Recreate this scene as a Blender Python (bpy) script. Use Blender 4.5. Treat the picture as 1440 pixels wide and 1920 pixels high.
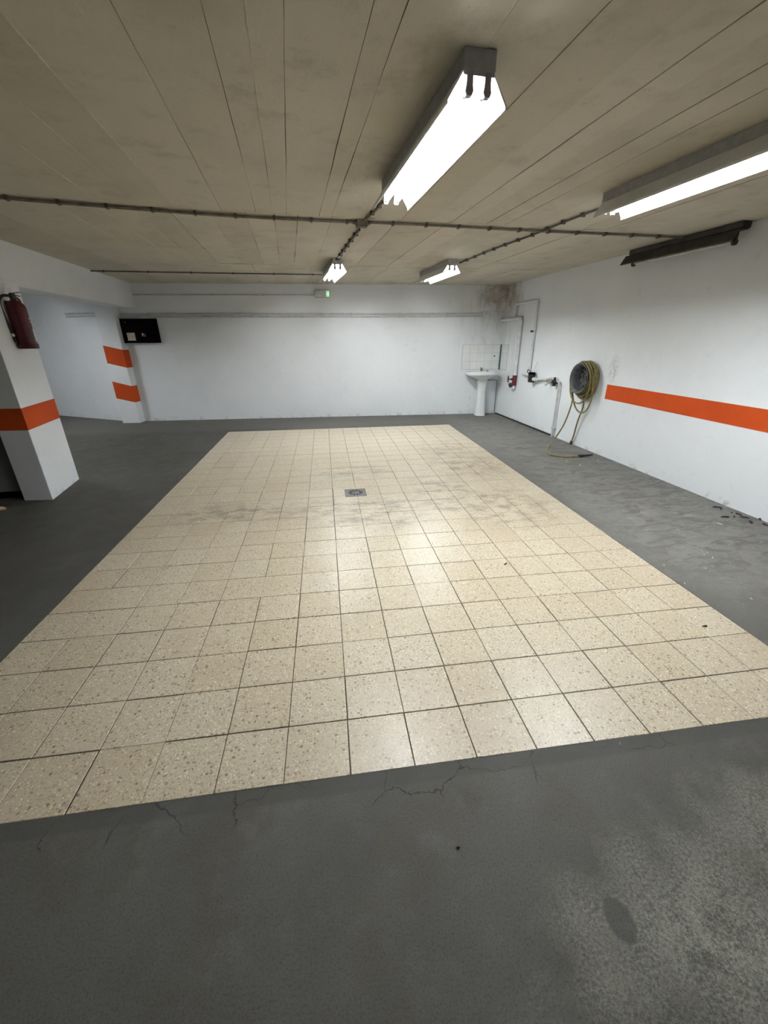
import bpy, bmesh, math, random
from mathutils import Vector, Matrix
random.seed(7)
for o in list(bpy.data.objects): bpy.data.objects.remove(o, do_unlink=True)
sc = bpy.context.scene
COL = sc.collection
T = .25                                   # one floor tile in metres

# ------------------------------------------------------------------ camera
FPX, PITCH, YAW, ROLL = 763.66, .4066, .1350, -.0061
CAM = Vector((3.9501 * T, -4.1754 * T, 6.1763 * T))
cy, sy, cp, sp = math.cos(YAW), math.sin(YAW), math.cos(PITCH), math.sin(PITCH)
FW = Vector((sy * cp, cy * cp, -sp)); RI0 = Vector((cy, -sy, 0)); UP0 = RI0.cross(FW)
RI = RI0 * math.cos(ROLL) + UP0 * math.sin(ROLL); UP = -RI0 * math.sin(ROLL) + UP0 * math.cos(ROLL)
cam = bpy.data.cameras.new('camera'); co = bpy.data.objects.new('camera', cam); COL.objects.link(co)
cam.sensor_fit = 'HORIZONTAL'; cam.sensor_width = 36; cam.lens = 36 * FPX / 1440; cam.clip_start = .02
M = Matrix.Identity(4)
for i in range(3): M[i][0], M[i][1], M[i][2], M[i][3] = RI[i], UP[i], -FW[i], CAM[i]
co.matrix_world = M
sc.camera = co

# ------------------------------------------------------------------ light and exposure
w = bpy.data.worlds.new('world'); sc.world = w; w.use_nodes = True
w.node_tree.nodes['Background'].inputs[0].default_value = (.5, .5, .5, 1)
w.node_tree.nodes['Background'].inputs[1].default_value = .02
sc.view_settings.view_transform = 'Standard'; sc.view_settings.look = 'None'
sc.view_settings.gamma = 1; sc.view_settings.use_curve_mapping = False
sc.view_settings.exposure = 1.38
TUBE = 62.0                                # strength of the fluorescent tubes

# ------------------------------------------------------------------ helpers: picture rays
def ray(x, y): return RI * ((x - 720) / FPX) - UP * ((y - 960) / FPX) + FW
def on_z(x, y, z=0.): d = ray(x, y); return CAM + d * ((z - CAM.z) / d.z)
HC = 2.45                                  # ceiling height
CA = Vector((4.61, 7.55, 0)); CB = Vector((4.825, 1.75, 0)); BL = Vector((-2.7, 7.85, 0))
DR = (CB - CA).normalized(); NR = Vector((DR.y, -DR.x, 0))        # along the right wall towards the camera; into the room
DB = (CA - BL).normalized(); NB = Vector((DB.y, -DB.x, 0))        # along the back wall to the right; into the room
def RW(s, n, z): return CA + DR * s + NR * n + Vector((0, 0, z))
def BW(s, n, z): return BL + DB * s + NB * n + Vector((0, 0, z))

# ------------------------------------------------------------------ helpers: materials
class NT:
    def __init__(s, name):
        s.m = bpy.data.materials.new(name); s.m.use_nodes = True; s.t = s.m.node_tree
        s.b = s.t.nodes['Principled BSDF']
    def n(s, typ, props=None, **inp):
        nd = s.t.nodes.new(typ)
        for k, v in (props or {}).items(): setattr(nd, k, v)
        for k, v in inp.items():
            key = int(k[1:]) if k[0] == 'i' and k[1:].isdigit() else k.replace('_', ' ')
            s.set(nd.inputs[key], v)
        return nd
    def set(s, sock, v):
        if hasattr(v, 'links'): s.t.links.new(v, sock)
        elif hasattr(v, 'outputs'): s.t.links.new(v.outputs[0], sock)
        else:
            if isinstance(v, tuple) and len(v) == 3 and sock.type == 'RGBA': v = (*v, 1)
            sock.default_value = v
    def pos(s): return s.n('ShaderNodeNewGeometry').outputs['Position']
    def noise(s, vec, scale, detail=4., rough=.55, dist=0.):
        return s.n('ShaderNodeTexNoise', Vector=vec, Scale=scale, Detail=min(detail, 6.), Roughness=rough, Distortion=dist).outputs['Fac']
    def vor(s, vec, scale, feat='F1', out='Distance', rnd=1.):
        return s.n('ShaderNodeTexVoronoi', {'feature': feat}, Vector=vec, Scale=scale, Randomness=rnd).outputs[out]
    def math(s, op, a, b=0., c=None, clamp=False):
        d = dict(i0=a, i1=b)
        if c is not None: d['i2'] = c
        return s.n('ShaderNodeMath', {'operation': op, 'use_clamp': clamp}, **d).outputs[0]
    def rng(s, v, a, b, c=0., d=1., smooth=True):
        nd = s.n('ShaderNodeMapRange', {'interpolation_type': 'SMOOTHSTEP' if smooth else 'LINEAR'})
        for i, x in enumerate((v, a, b, c, d)): s.set(nd.inputs[i], x)
        return nd.outputs[0]
    def mix(s, f, a, b, mode='MIX'):
        nd = s.n('ShaderNodeMix', {'data_type': 'RGBA', 'blend_type': mode})
        s.set(nd.inputs[0], f); s.set(nd.inputs[6], a); s.set(nd.inputs[7], b)
        return nd.outputs[2]
    def dist(s, p, c, sc=(1, 1, 1)):
        v = s.n('ShaderNodeVectorMath', {'operation': 'SUBTRACT'}, i0=p, i1=c).outputs[0]
        v = s.n('ShaderNodeVectorMath', {'operation': 'MULTIPLY'}, i0=v, i1=sc).outputs[0]
        return s.n('ShaderNodeVectorMath', {'operation': 'LENGTH'}, i0=v).outputs['Value']
    def scalev(s, p, sc): return s.n('ShaderNodeVectorMath', {'operation': 'MULTIPLY'}, i0=p, i1=sc).outputs[0]
    def bump(s, h, strength=.3, d=.002):
        s.set(s.b.inputs['Normal'], s.n('ShaderNodeBump', Strength=strength, Distance=d, Height=h).outputs[0])
    def done(s, col, rough=.6, metal=0., spec=None):
        s.set(s.b.inputs['Base Color'], col); s.set(s.b.inputs['Roughness'], rough); s.set(s.b.inputs['Metallic'], metal)
        if spec is not None: s.set(s.b.inputs['Specular IOR Level'], spec)
        return s.m
def plain(name, col, rough=.6, metal=0., var=.12, scale=30., spec=None):
    k = NT(name); p = k.n('ShaderNodeTexCoord').outputs['Object']
    f = k.noise(p, scale)
    c = k.mix(k.rng(f, .3, .7), tuple(x * (1 - var) for x in col), tuple(min(1, x * (1 + var)) for x in col))
    return k.done(c, rough, metal, spec)
MAT = {}
def wall_mat(name, base, upper=None):
    k = NT(name); p = k.pos()
    f = k.noise(p, 1.1, 5, .6); g = k.noise(p, 9., 5, .6)
    c = k.mix(k.rng(f, .35, .75, 0, .5), base, tuple(x * .88 for x in base))
    c = k.mix(k.rng(g, .58, .8, 0, .25), c, (.55, .54, .52))
    z = k.n('ShaderNodeSeparateXYZ', i0=p).outputs[2]
    foot = k.math('MULTIPLY', k.rng(z, .0, .10, 1, 0), k.rng(k.noise(p, 9., 6, .75), .50, .70))
    c = k.mix(k.math('MULTIPLY', foot, .6), c, (.25, .24, .22))
    # damp brown stain in the back right corner under the ceiling, with grey runs below it
    dst = k.math('ADD', k.dist(p, (4.5, 7.45, 2.36), (1.5, 1.5, 1.8)), k.math('MULTIPLY', k.math('SUBTRACT', k.noise(p, 4., 5, .65), .5), 1.3))
    st = k.rng(dst, .3, 1.0, 1, 0)
    c = k.mix(k.math('MULTIPLY', k.math('MULTIPLY', st, k.rng(k.noise(p, 6., 5, .7), .3, .6, .35, 1.)), .8), c, k.mix(k.rng(k.noise(p, 7., 4), .4, .6), (.27, .19, .15), (.46, .37, .31)))
    runs = k.math('MULTIPLY', k.rng(k.noise(k.scalev(p, (5., 5., 1.4)), 1., 4, .6), .45, .75), k.rng(k.dist(p, (4.45, 7.5, 1.75), (.8, .8, .9)), .3, 1., 1, 0))
    c = k.mix(k.math('MULTIPLY', runs, .42), c, (.36, .36, .35))
    # black rubbing mark above the end of the stripe
    mk = k.math('MULTIPLY', k.rng(k.dist(p, (4.73, 4.13, 1.13), (9, 8, 4.5)), .25, 1., 1, 0), k.rng(k.noise(p, 26., 6, .75), .38, .68))
    c = k.mix(k.math('MULTIPLY', mk, .5), c, (.12, .12, .12))
    h = k.math('ADD', k.noise(p, 60., 4, .6), k.math('MULTIPLY', k.noise(p, 6., 3), 2.))
    c = k.mix(k.rng(k.noise(p, 130., 4, .75), .52, .75, 0, .28), c, (.5, .5, .5))
    k.bump(h, .32, .004)
    return k.done(c, .68, spec=.25)
MAT['white'] = wall_mat('white_wall_paint', (.85, .87, .89))
def orange():
    k = NT('orange_paint'); p = k.pos()
    c = k.mix(k.rng(k.noise(p, 3., 5), .35, .7), (.52, .072, .012), (.46, .062, .011))
    c = k.mix(k.rng(k.noise(p, 28., 5, .7), .62, .72, 0, .45), c, (.25, .05, .02))
    k.bump(k.noise(p, 60., 4), .3, .003)
    return k.done(c, .6, spec=.12)
MAT['orange'] = orange()
def ceilm():
    k = NT('board_marked_ceiling'); p = k.pos()
    r = k.n('ShaderNodeObjectInfo').outputs['Random']
    base = k.mix(r, (.55, .505, .415), (.62, .575, .485))
    f = k.noise(p, 1.3, 6, .65)
    c = k.mix(k.rng(f, .45, .8, 0, .6), base, (.40, .36, .295))
    c = k.mix(k.rng(k.noise(p, 22., 6, .75), .60, .74, 0, .5), c, (.25, .22, .18))
    c = k.mix(k.rng(k.noise(p, 240., 4, .8), .50, .72, 0, .5), c, (.36, .325, .265))
    c = k.mix(k.rng(k.noise(k.scalev(p, (6., 1., 1.)), 2.2, 5, .7), .55, .75, 0, .35), c, (.62, .57, .47))
    c = k.mix(k.rng(k.noise(p, 3.3, 7, .75), .50, .72, 0, .5), c, (.33, .295, .24))
    k.bump(k.math('ADD', k.noise(k.scalev(p, (1, .25, 1)), 45., 5, .65), k.noise(p, 5., 3)), .3, .004)
    return k.done(c, .8, spec=.2)
MAT['ceil'] = ceilm()
MAT['seam'] = plain('dark_seam', (.06, .05, .04), .9)
MAT['ridge'] = plain('pale_ridge', (.62, .57, .47), .8)
def concrete():
    k = NT('worn_grey_floor_paint'); p = k.pos()
    x = k.n('ShaderNodeSeparateXYZ', i0=p).outputs
    f = k.noise(p, .9, 6, .62); g = k.noise(p, 6., 7, .72, .6); fine = k.noise(p, 150., 5, .75); grn = k.noise(p, 420., 3, .8)
    c = k.mix(k.rng(f, .3, .7), (.062, .058, .051), (.088, .084, .076))
    c = k.mix(k.rng(k.noise(p, 2.4, 6, .65), .50, .68, 0, .6), c, (.074, .064, .046))
    c = k.mix(k.rng(k.noise(p, 4.3, 6, .7), .52, .70, 0, .5), c, (.115, .112, .105))
    # dusty, trodden strip along the right wall
    dr = k.math('MULTIPLY', k.rng(x[0], 2.9, 3.7), k.rng(x[1], -.3, 1.6))
    c = k.mix(k.math('MULTIPLY', dr, k.rng(g, .25, .7, .35, 1.)), c, (.225, .22, .20))
    sw = k.noise(k.scalev(p, (1., 2.6, 1.)), 3.4, 6, .72, 1.2)
    c = k.mix(k.math('MULTIPLY', dr, k.rng(sw, .46, .62, 0, .8)), c, (.10, .094, .083))
    c = k.mix(k.math('MULTIPLY', dr, k.rng(k.noise(p, 9., 6, .75, .8), .56, .70, 0, .6)), c, (.34, .335, .31))
    db = k.math('MULTIPLY', k.rng(x[1], 6.45, 6.9), k.rng(g, .3, .65, .3, 1.))
    c = k.mix(k.math('MULTIPLY', db, .65), c, (.16, .152, .135))
    sp_ = k.math('MULTIPLY', k.rng(k.noise(p, 11., 5, .7), .64, .72), k.rng(x[0], 3.2, 4.0))
    c = k.mix(k.math('MULTIPLY', sp_, .5), c, (.42, .41, .38))
    # paint worn through to gritty pale concrete near the bottom right of the view
    def patch(cx, cyy, sx, syy):
        d = k.dist(p, (cx, cyy, 0), (1 / sx, 1 / syy, 0))
        return k.math('ADD', d, k.math('MULTIPLY', k.math('SUBTRACT', k.noise(p, 6.5, 7, .75), .5), 2.6))
    d1 = k.math('MINIMUM', patch(2.0, -.60, .48, .26), k.math('MINIMUM', patch(1.2, -.80, .75, .11), patch(2.5, -.50, .4, .3)))
    st_ = k.math('ADD', k.math('MULTIPLY', k.noise(p, 95., 6, .85), .7), k.math('MULTIPLY', grn, .3))
    worn = k.math('MULTIPLY', k.rng(d1, .25, 1.35, 1, 0), k.rng(k.math('ADD', k.math('MULTIPLY', st_, .7), k.math('MULTIPLY', k.noise(p, 13., 6, .75), .3)), .42, .58))
    hole = k.rng(k.math('ADD', k.dist(p, (1.735, -.528, 0), (1 / .045, 1 / .06, 0)), k.math('MULTIPLY', k.math('SUBTRACT', k.noise(p, 30., 3), .5), .6)), .75, .95)
    c = k.mix(k.math('MULTIPLY', k.math('MULTIPLY', worn, hole), .9), c, (.31, .30, .245))
    c = k.mix(k.rng(grn, .50, .64, 0, .42), c, (.17, .163, .145))
    c = k.mix(k.rng(fine, .48, .62, 0, .5), c, (.042, .040, .036))
    # darker mortar strip along the front edge of the tiles and hairline cracks in it
    strip = k.math('MULTIPLY', k.rng(x[1], -.075, -.055), k.rng(x[1], .02, .03, 1, 0))
    c = k.mix(k.math('MULTIPLY', strip, .5), c, (.055, .053, .048))
    cv = k.n('ShaderNodeVectorMath', {'operation': 'ADD'}, i0=p, i1=k.scalev(k.n('ShaderNodeTexNoise', Vector=p, Scale=6., Detail=5.).outputs['Color'], (.22, .22, 0))).outputs[0]
    cr = k.vor(cv, 2.6, 'DISTANCE_TO_EDGE')
    crm = k.math('MULTIPLY', k.rng(cr, .002, .006, 1, 0), k.math('MULTIPLY', k.rng(x[1], -.14, -.10), k.rng(x[1], .02, .03, 1, 0)))
    crm = k.math('MULTIPLY', crm, k.rng(k.noise(p, 2.5, 3), .42, .55))
    c = k.mix(k.math('MULTIPLY', crm, .75), c, (.02, .02, .018))
    k.bump(k.math('ADD', fine, k.math('MULTIPLY', g, 1.5)), .35, .003)
    return k.done(c, k.rng(g, .3, .7, .62, .8), spec=.22)
MAT['concrete'] = concrete()
def terrazzo():
    k = NT('cream_terrazzo'); p = k.pos()
    oi = k.n('ShaderNodeObjectInfo').outputs
    rv = k.n('ShaderNodeCombineXYZ', i0=k.math('MULTIPLY', oi['Random'], 37.), i1=k.math('MULTIPLY', oi['Random'], 11.), i2=0.).outputs[0]
    q = k.n('ShaderNodeVectorMath', {'operation': 'ADD'}, i0=p, i1=rv).outputs[0]
    q = k.scalev(q, (1, 1, .0))
    wv = k.n('ShaderNodeTexNoise', Vector=q, Scale=190., Detail=2.).outputs['Color']
    wv = k.n('ShaderNodeVectorMath', {'operation': 'SUBTRACT'}, i0=wv, i1=(.5, .5, .5)).outputs[0]
    q = k.n('ShaderNodeVectorMath', {'operation': 'ADD'}, i0=q, i1=k.scalev(wv, (.011, .011, 0))).outputs[0]
    base = k.mix(oi['Random'], (.50, .425, .305), (.555, .490, .372))
    def chips(scale, lo, hi, cols, amt):
        v = k.n('ShaderNodeTexVoronoi', Vector=q, Scale=scale)
        w_ = k.n('ShaderNodeSeparateColor', i0=v.outputs['Color']).outputs
        size = k.math('MULTIPLY', w_[0], hi); mask = k.math('MULTIPLY', k.math('LESS_THAN', v.outputs['Distance'], size), k.math('GREATER_THAN', w_[1], lo))
        ramp = k.n('ShaderNodeValToRGB', Fac=w_[2]); cr = ramp.color_ramp; cr.interpolation = 'CONSTANT'
        cr.elements[0].color = (*cols[0], 1); cr.elements[0].position = 0
        cr.elements[1].color = (*cols[1], 1); cr.elements[1].position = 1 / len(cols)
        for i in range(2, len(cols)): e = cr.elements.new(i / len(cols)); e.color = (*cols[i], 1)
        return k.math('MULTIPLY', mask, amt), ramp.outputs[0]
    f1, c1 = chips(165., .12, .85, [(.36, .27, .17), (.8, .72, .56), (.45, .35, .24), (.3, .24, .17), (.52, .42, .3)], .75)
    f2, c2 = chips(70., .58, .46, [(.19, .13, .075), (.28, .20, .12), (.17, .135, .095), (.38, .28, .17), (.25, .20, .15)], .9)
    c = k.mix(f1, base, c1); c = k.mix(f2, c, c2)
    # tyre and mud smudges around the drain and to its right
    n1 = k.noise(k.scalev(p, (.8, 1.3, 1.)), 6., 6, .72, .15)
    def blob(cx, cyy, sx, syy): return k.rng(k.dist(p, (cx, cyy, 0), (1 / sx, 1 / syy, 0)), .3, 1.1, 1, 0)
    m_ = blob(1.25, 2.6, 1.0, .45)
    for a in ((2.8, 3.85, .65, .7), (2.65, 2.5, .65, .7), (1.3, 3.8, .6, .35), (2.7, 4.7, .5, .6), (.1, 2.7, .8, .35), (2.2, 2.9, .5, .8), (1.4, 2.35, .7, .3)):
        m_ = k.math('MAXIMUM', m_, blob(*a))
    m_ = k.math('MULTIPLY', m_, k.rng(n1, .42, .66))
    c = k.mix(k.math('MULTIPLY', m_, .72), c, (.16, .128, .098))
    n2 = k.noise(p, 1.6, 5, .6)
    c = k.mix(k.rng(n2, .45, .75, 0, .3), c, (.42, .34, .24))
    k.bump(k.noise(p, 90., 3), .12, .001)
    return k.done(c, k.rng(k.math('ADD', n1, k.math('MULTIPLY', m_, .6)), .3, .9, .34, .44), spec=.55)
MAT['terrazzo'] = terrazzo()
MAT['grout'] = plain('brown_grout', (.05, .037, .025), .9)
def emis(name, col, st):
    k = NT(name); k.set(k.b.inputs['Emission Color'], col); k.set(k.b.inputs['Emission Strength'], st)
    return k.done((.9, .9, .9), .4)
MAT['tube'] = emis('lit_tube', (.93, .98, 1.), TUBE)
MAT['reflector'] = plain('white_enamel', (.82, .84, .85), .35, var=.03)
MAT['housing'] = plain('grey_enamel', (.42, .42, .42), .45, var=.1)
MAT['socket'] = plain('grey_lampholder', (.3, .3, .3), .5)
MAT['cap'] = plain('tube_cap', (.6, .6, .6), .35, .6)
MAT['dirty'] = plain('dirty_brown_metal', (.05, .04, .036), .6, .2, .3, 12.)
MAT['offtube'] = plain('dead_tube', (.6, .58, .54), .3)
MAT['conduit'] = plain('grimy_conduit', (.17, .145, .11), .6, 0, .3, 14.)
MAT['conduitw'] = plain('painted_conduit', (.6, .6, .58), .55, 0, .12, 14.)
MAT['conduitd'] = plain('dark_conduit', (.10, .09, .075), .6, 0, .3, 14.)
MAT['clip'] = plain('dark_clip', (.09, .075, .06), .6)
MAT['pipe'] = plain('white_pipe', (.72, .73, .73), .45, 0, .1, 16.)
MAT['ceramic'] = plain('white_ceramic', (.82, .85, .84), .12, 0, .03, 3., .6)
MAT['walltile'] = plain('glazed_white_tile', (.84, .85, .84), .16, 0, .04, 5., .6)
MAT['wgrout'] = plain('grey_grout', (.36, .36, .34), .9)
MAT['chrome'] = plain('dull_chrome', (.35, .35, .34), .3, .9)
MAT['brass'] = plain('dull_brass', (.42, .40, .36), .4, .8)
MAT['black'] = plain('black_plastic', (.014, .014, .015), .45)
MAT['dark'] = plain('black_enamel', (.004, .003, .003), .85, 0, .3, 8., .05)
MAT['red'] = plain('red_enamel', (.06, .0015, .004), .35, 0, .1, 8., .35)
MAT['valve'] = plain('red_valve_paint', (.12, .010, .013), .55)
MAT['rim'] = plain('steel_rim', (.075, .075, .08), .6, .2, .3, 16.)
MAT['hose'] = plain('olive_hose', (.20, .165, .052), .5, 0, .25, 22.)
MAT['paper'] = plain('aged_paper', (.52, .44, .36), .8, 0, .3, 45.)
MAT['whitel'] = plain('white_label', (.75, .72, .68), .6)
MAT['silver'] = plain('silver_print', (.55, .42, .42), .5)
MAT['green'] = emis('green_sign', (.12, .75, .25), .25)
MAT['pgreen'] = emis('pale_green_arrow', (.5, 1., .55), .35)
MAT['diffuser'] = plain('sign_diffuser', (.68, .68, .65), .4)
MAT['gtrim'] = plain('green_strip', (.05, .13, .11), .5)
MAT['steel'] = plain('grate_steel', (.115, .105, .10), .55, .35, .15, 60.)
MAT['pit'] = plain('drain_pit', (.01, .01, .01), .9)
MAT['greypaint'] = plain('dark_grey_paint', (.22, .22, .225), .6, 0, .1, 3.)
MAT['mud'] = plain('dry_mud', (.045, .036, .028), .9, 0, .3, 60.)
MAT['tan'] = plain('tan_scrap', (.50, .33, .20), .7)
MAT['chalk'] = plain('white_scrap', (.7, .69, .66), .8)

# ------------------------------------------------------------------ helpers: meshes
def box(bm, lo, hi, mat=None):
    vs = [bm.verts.new((x, y, z)) for z in (lo[2], hi[2]) for y in (lo[1], hi[1]) for x in (lo[0], hi[0])]
    if mat is not None:
        for v in vs: v.co = mat @ v.co
    for f in ((0, 2, 3, 1), (4, 5, 7, 6), (0, 1, 5, 4), (2, 6, 7, 3), (0, 4, 6, 2), (1, 3, 7, 5)): bm.faces.new([vs[i] for i in f])
    return vs
def hexa(bm, b4, t4):
    vs = [bm.verts.new(p) for p in list(b4) + list(t4)]
    for f in ((3, 2, 1, 0), (4, 5, 6, 7), (0, 1, 5, 4), (1, 2, 6, 5), (2, 3, 7, 6), (3, 0, 4, 7)): bm.faces.new([vs[i] for i in f])
def prism(bm, pts, z0, z1):
    a = [bm.verts.new((p[0], p[1], z0)) for p in pts]; b = [bm.verts.new((p[0], p[1], z1)) for p in pts]
    n = len(pts); bm.faces.new(a[::-1]); bm.faces.new(b)
    for i in range(n): bm.faces.new((a[i], a[(i + 1) % n], b[(i + 1) % n], b[i]))
def tube(bm, pts, r, seg=10, cap=True, closed=False):
    pts = [Vector(p) for p in pts]; n = len(pts); rr = r if isinstance(r, (list, tuple)) else [r] * n
    rings = []; up = None
    for i, p in enumerate(pts):
        if closed: t = pts[(i + 1) % n] - pts[i - 1]
        else: t = pts[min(i + 1, n - 1)] - pts[max(i - 1, 0)]
        t.normalize()
        if up is None:
            up = Vector((0, 0, 1)) if abs(t.z) < .9 else Vector((1, 0, 0))
        u = (up - t * up.dot(t)).normalized(); v = t.cross(u); up = u
        rings.append([bm.verts.new(p + (u * math.cos(a) + v * math.sin(a)) * rr[i]) for a in (2 * math.pi * j / seg for j in range(seg))])
    for i in range(n if closed else n - 1):
        A, B = rings[i], rings[(i + 1) % n]
        for j in range(seg): bm.faces.new((A[j], A[(j + 1) % seg], B[(j + 1) % seg], B[j]))
    if cap and not closed: bm.faces.new(rings[0][::-1]); bm.faces.new(rings[-1])
def loft(bm, rings, cap0=True, cap1=True):
    R = [[bm.verts.new(p) for p in r] for r in rings]
    for A, B in zip(R, R[1:]):
        n = len(A)
        for j in range(n): bm.faces.new((A[j], A[(j + 1) % n], B[(j + 1) % n], B[j]))
    if cap0: bm.faces.new(R[0][::-1])
    if cap1: bm.faces.new(R[-1])
def lathe(bm, prof, seg=24, mat=None, cap=True):
    mat = mat or Matrix.Identity(4)
    loft(bm, [[mat @ Vector((r * math.cos(2 * math.pi * j / seg), r * math.sin(2 * math.pi * j / seg), z)) for j in range(seg)] for r, z in prof], cap, cap)
def spline(pts, n=12):
    P = [Vector(p) for p in pts]; P = [P[0] * 2 - P[1]] + P + [P[-1] * 2 - P[-2]]; out = []
    for i in range(1, len(P) - 2):
        a, b, c, d = P[i - 1:i + 3]
        for j in range(n):
            t = j / n
            out.append(.5 * ((2 * b) + (c - a) * t + (2 * a - 5 * b + 4 * c - d) * t * t + (3 * b - a - 3 * c + d) * t ** 3))
    out.append(P[-2]); return out
def corner(pts, r=.03, n=5):                # polyline with rounded elbows
    P = [Vector(p) for p in pts]; out = [P[0]]
    for a, b, c in zip(P, P[1:], P[2:]):
        p, q = b + (a - b).normalized() * r, b + (c - b).normalized() * r
        for j in range(n + 1):
            t = j / n; out.append((1 - t) ** 2 * p + 2 * t * (1 - t) * b + t * t * q)
    out.append(P[-1]); return out
def obj(name, bm, mat, parent=None, smooth=False, bevel=0.):
    bmesh.ops.recalc_face_normals(bm, faces=bm.faces)
    me = bpy.data.meshes.new(name); bm.to_mesh(me); bm.free()
    if smooth:
        for p in me.polygons: p.use_smooth = True
    o = bpy.data.objects.new(name, me); COL.objects.link(o); me.materials.append(MAT[mat])
    if parent is not None: o.parent = parent
    if bevel:
        b = o.modifiers.new('bevel', 'BEVEL'); b.width = bevel; b.segments = 2; b.limit_method = 'ANGLE'
    if smooth:
        try:
            me.set_sharp_from_angle(angle=math.radians(40))
        except Exception: pass
    return o
def mk(): return bmesh.new()
def mbox(name, lo, hi, mat, parent=None, bevel=0., xf=None):
    bm = mk(); box(bm, lo, hi, xf); return obj(name, bm, mat, parent, bevel=bevel)
def mtube(name, pts, r, mat, parent=None, seg=10):
    bm = mk(); tube(bm, pts, r, seg); return obj(name, bm, mat, parent, True)
def tag(o, label, cat, group=None):
    o['label'] = label; o['category'] = cat
    if group: o['group'] = group
    return o
def thing(name, label, cat, loc=(0, 0, 0), rz=0., group=None):
    o = bpy.data.objects.new(name, None); COL.objects.link(o); o.location = loc; o.rotation_euler = (0, 0, rz); o.empty_display_size = .1
    return tag(o, label, cat, group)
def struct(o): o['kind'] = 'structure'; return o
def child(o, parent):                       # parts built in world coordinates keep their place
    o.parent = parent
    o.matrix_parent_inverse = Matrix.LocRotScale(parent.location, parent.rotation_euler.to_quaternion(), None).inverted()
    return o
def frame(org, ex, ey, ez): 
    m = Matrix.Identity(4)
    for i in range(3): m[i][0], m[i][1], m[i][2], m[i][3] = ex[i], ey[i], ez[i], org[i]
    return m
FR = frame(CA, DR, NR, Vector((0, 0, 1)))   # right wall frame: s, n, z
FB = frame(BL, DB, NB, Vector((0, 0, 1)))   # back wall frame

# ------------------------------------------------------------------ floor
U0, U1, V1 = -3.1 * T, 13.08 * T, 26 * T
XL, XRR, YF, YB_ = -5.7, 5.4, -4.3, 9.5
bm = mk()
for lo, hi in (((XL, YF, -.12), (XRR, 0, 0)), ((XL, V1, -.12), (XRR, YB_, 0)), ((XL, 0, -.12), (U0, V1, 0)), ((U1, 0, -.12), (XRR, V1, 0))): box(bm, lo, hi)
floor = struct(obj('floor', bm, 'concrete'))
bm = mk(); DX0, DX1, DY0, DY1 = 4.5 * T, 5.41 * T, 11.85 * T, 12.79 * T
for lo, hi in (((U0, 0, -.12), (U1, DY0, -.004)), ((U0, DY1, -.12), (U1, V1, -.004)), ((U0, DY0, -.12), (DX0, DY1, -.004)), ((DX1, DY0, -.12), (U1, DY1, -.004))): box(bm, lo, hi)
obj('tile_bed', bm, 'grout', floor)
def tile_mesh(i):
    hx, hy = .5 * T - random.uniform(.0015, .0031), .5 * T - random.uniform(.0015, .0031); c = .0016
    b = mk(); R = []
    for ex, z in ((0, -.02), (0, -c), (-c, 0)):
        R.append([(sx * (hx + ex), sy_ * (hy + ex), z) for sx, sy_ in ((-1, -1), (1, -1), (1, 1), (-1, 1))])
    loft(b, R); bmesh.ops.recalc_face_normals(b, faces=b.faces)
    me = bpy.data.meshes.new('floor_tile'); b.to_mesh(me); b.free(); me.materials.append(MAT['terrazzo']); return me
TM = [tile_mesh(i) for i in range(8)]
def proj(p):
    d = Vector(p) - CAM; z = d.dot(FW)
    return (720 + FPX * d.dot(RI) / z, 960 - FPX * d.dot(UP) / z) if z > .05 else None
cells = []
for r in range(26):
    for c in range(-3, 13):
        vis = 0
        P4 = [proj(((c + a) * T, (r + b) * T, 0)) for a, b in ((0, 0), (1, 0), (1, 1), (0, 1))]
        if all(P4):
            ar = abs(sum(P4[i][0] * P4[(i + 1) % 4][1] - P4[(i + 1) % 4][0] * P4[i][1] for i in range(4))) / 2
            ins = 0
            for i in range(6):
                for j in range(6):
                    q = proj(((c + (i + .5) / 6) * T, (r + (j + .5) / 6) * T, 0))
                    if q and 0 <= q[0] <= 1440 and 0 <= q[1] <= 1920: ins += 1
            vis = ar * ins / 36
        cells.append((vis, r, c))
cells.sort(reverse=True)
chosen = {(r, c) for v, r, c in cells[:300]}
rest = mk()
WG = (U1 - U0) / 16
def jit(): return random.gauss(0, .0006), random.gauss(0, .0006), -abs(random.gauss(0, .0006)), random.gauss(0, .0035)
for v, r, c in cells:
    x, y = U0 + (c + 3.5) * WG, (r + .5) * T
    jx, jy, jz, jr = jit()
    if c in (4, 5) and r in (11, 12):       # four tiles cut around the drain
        b = mk(); x0, x1, y0, y1 = c * T + .0012, (c + 1) * T - .0012, r * T + .0012, (r + 1) * T - .0012
        if c == 4 and r == 11: pts = [(x0, y0), (x1, y0), (x1, DY0), (DX0, DY0), (DX0, y1), (x0, y1)]
        elif c == 5 and r == 11: pts = [(x0, y0), (x1, y0), (x1, y1), (DX1, y1), (DX1, DY0), (x0, DY0)]
        elif c == 4: pts = [(x0, y0), (DX0, y0), (DX0, DY1), (x1, DY1), (x1, y1), (x0, y1)]
        else: pts = [(DX1, y0), (x1, y0), (x1, y1), (x0, y1), (x0, DY1), (DX1, DY1)]
        prism(b, pts, -.02, 0); obj('floor_tile', b, 'terrazzo', floor)
    elif (r, c) in chosen:
        o = bpy.data.objects.new('floor_tile', random.choice(TM)); COL.objects.link(o); o.parent = floor
        o.location = (x + jx, y + jy, jz); o.rotation_euler = (0, 0, jr * .35); o.scale = (WG / T, 1, 1)
    else:
        hx, hy = .5 * WG - random.uniform(.0016, .0032), .5 * T - random.uniform(.0016, .0032)
        box(rest, (x - hx, y - hy, -.02), (x + hx, y + hy, 0))
o = obj('floor_tile_rest', rest, 'terrazzo', floor); o['kind'] = 'stuff'

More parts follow.
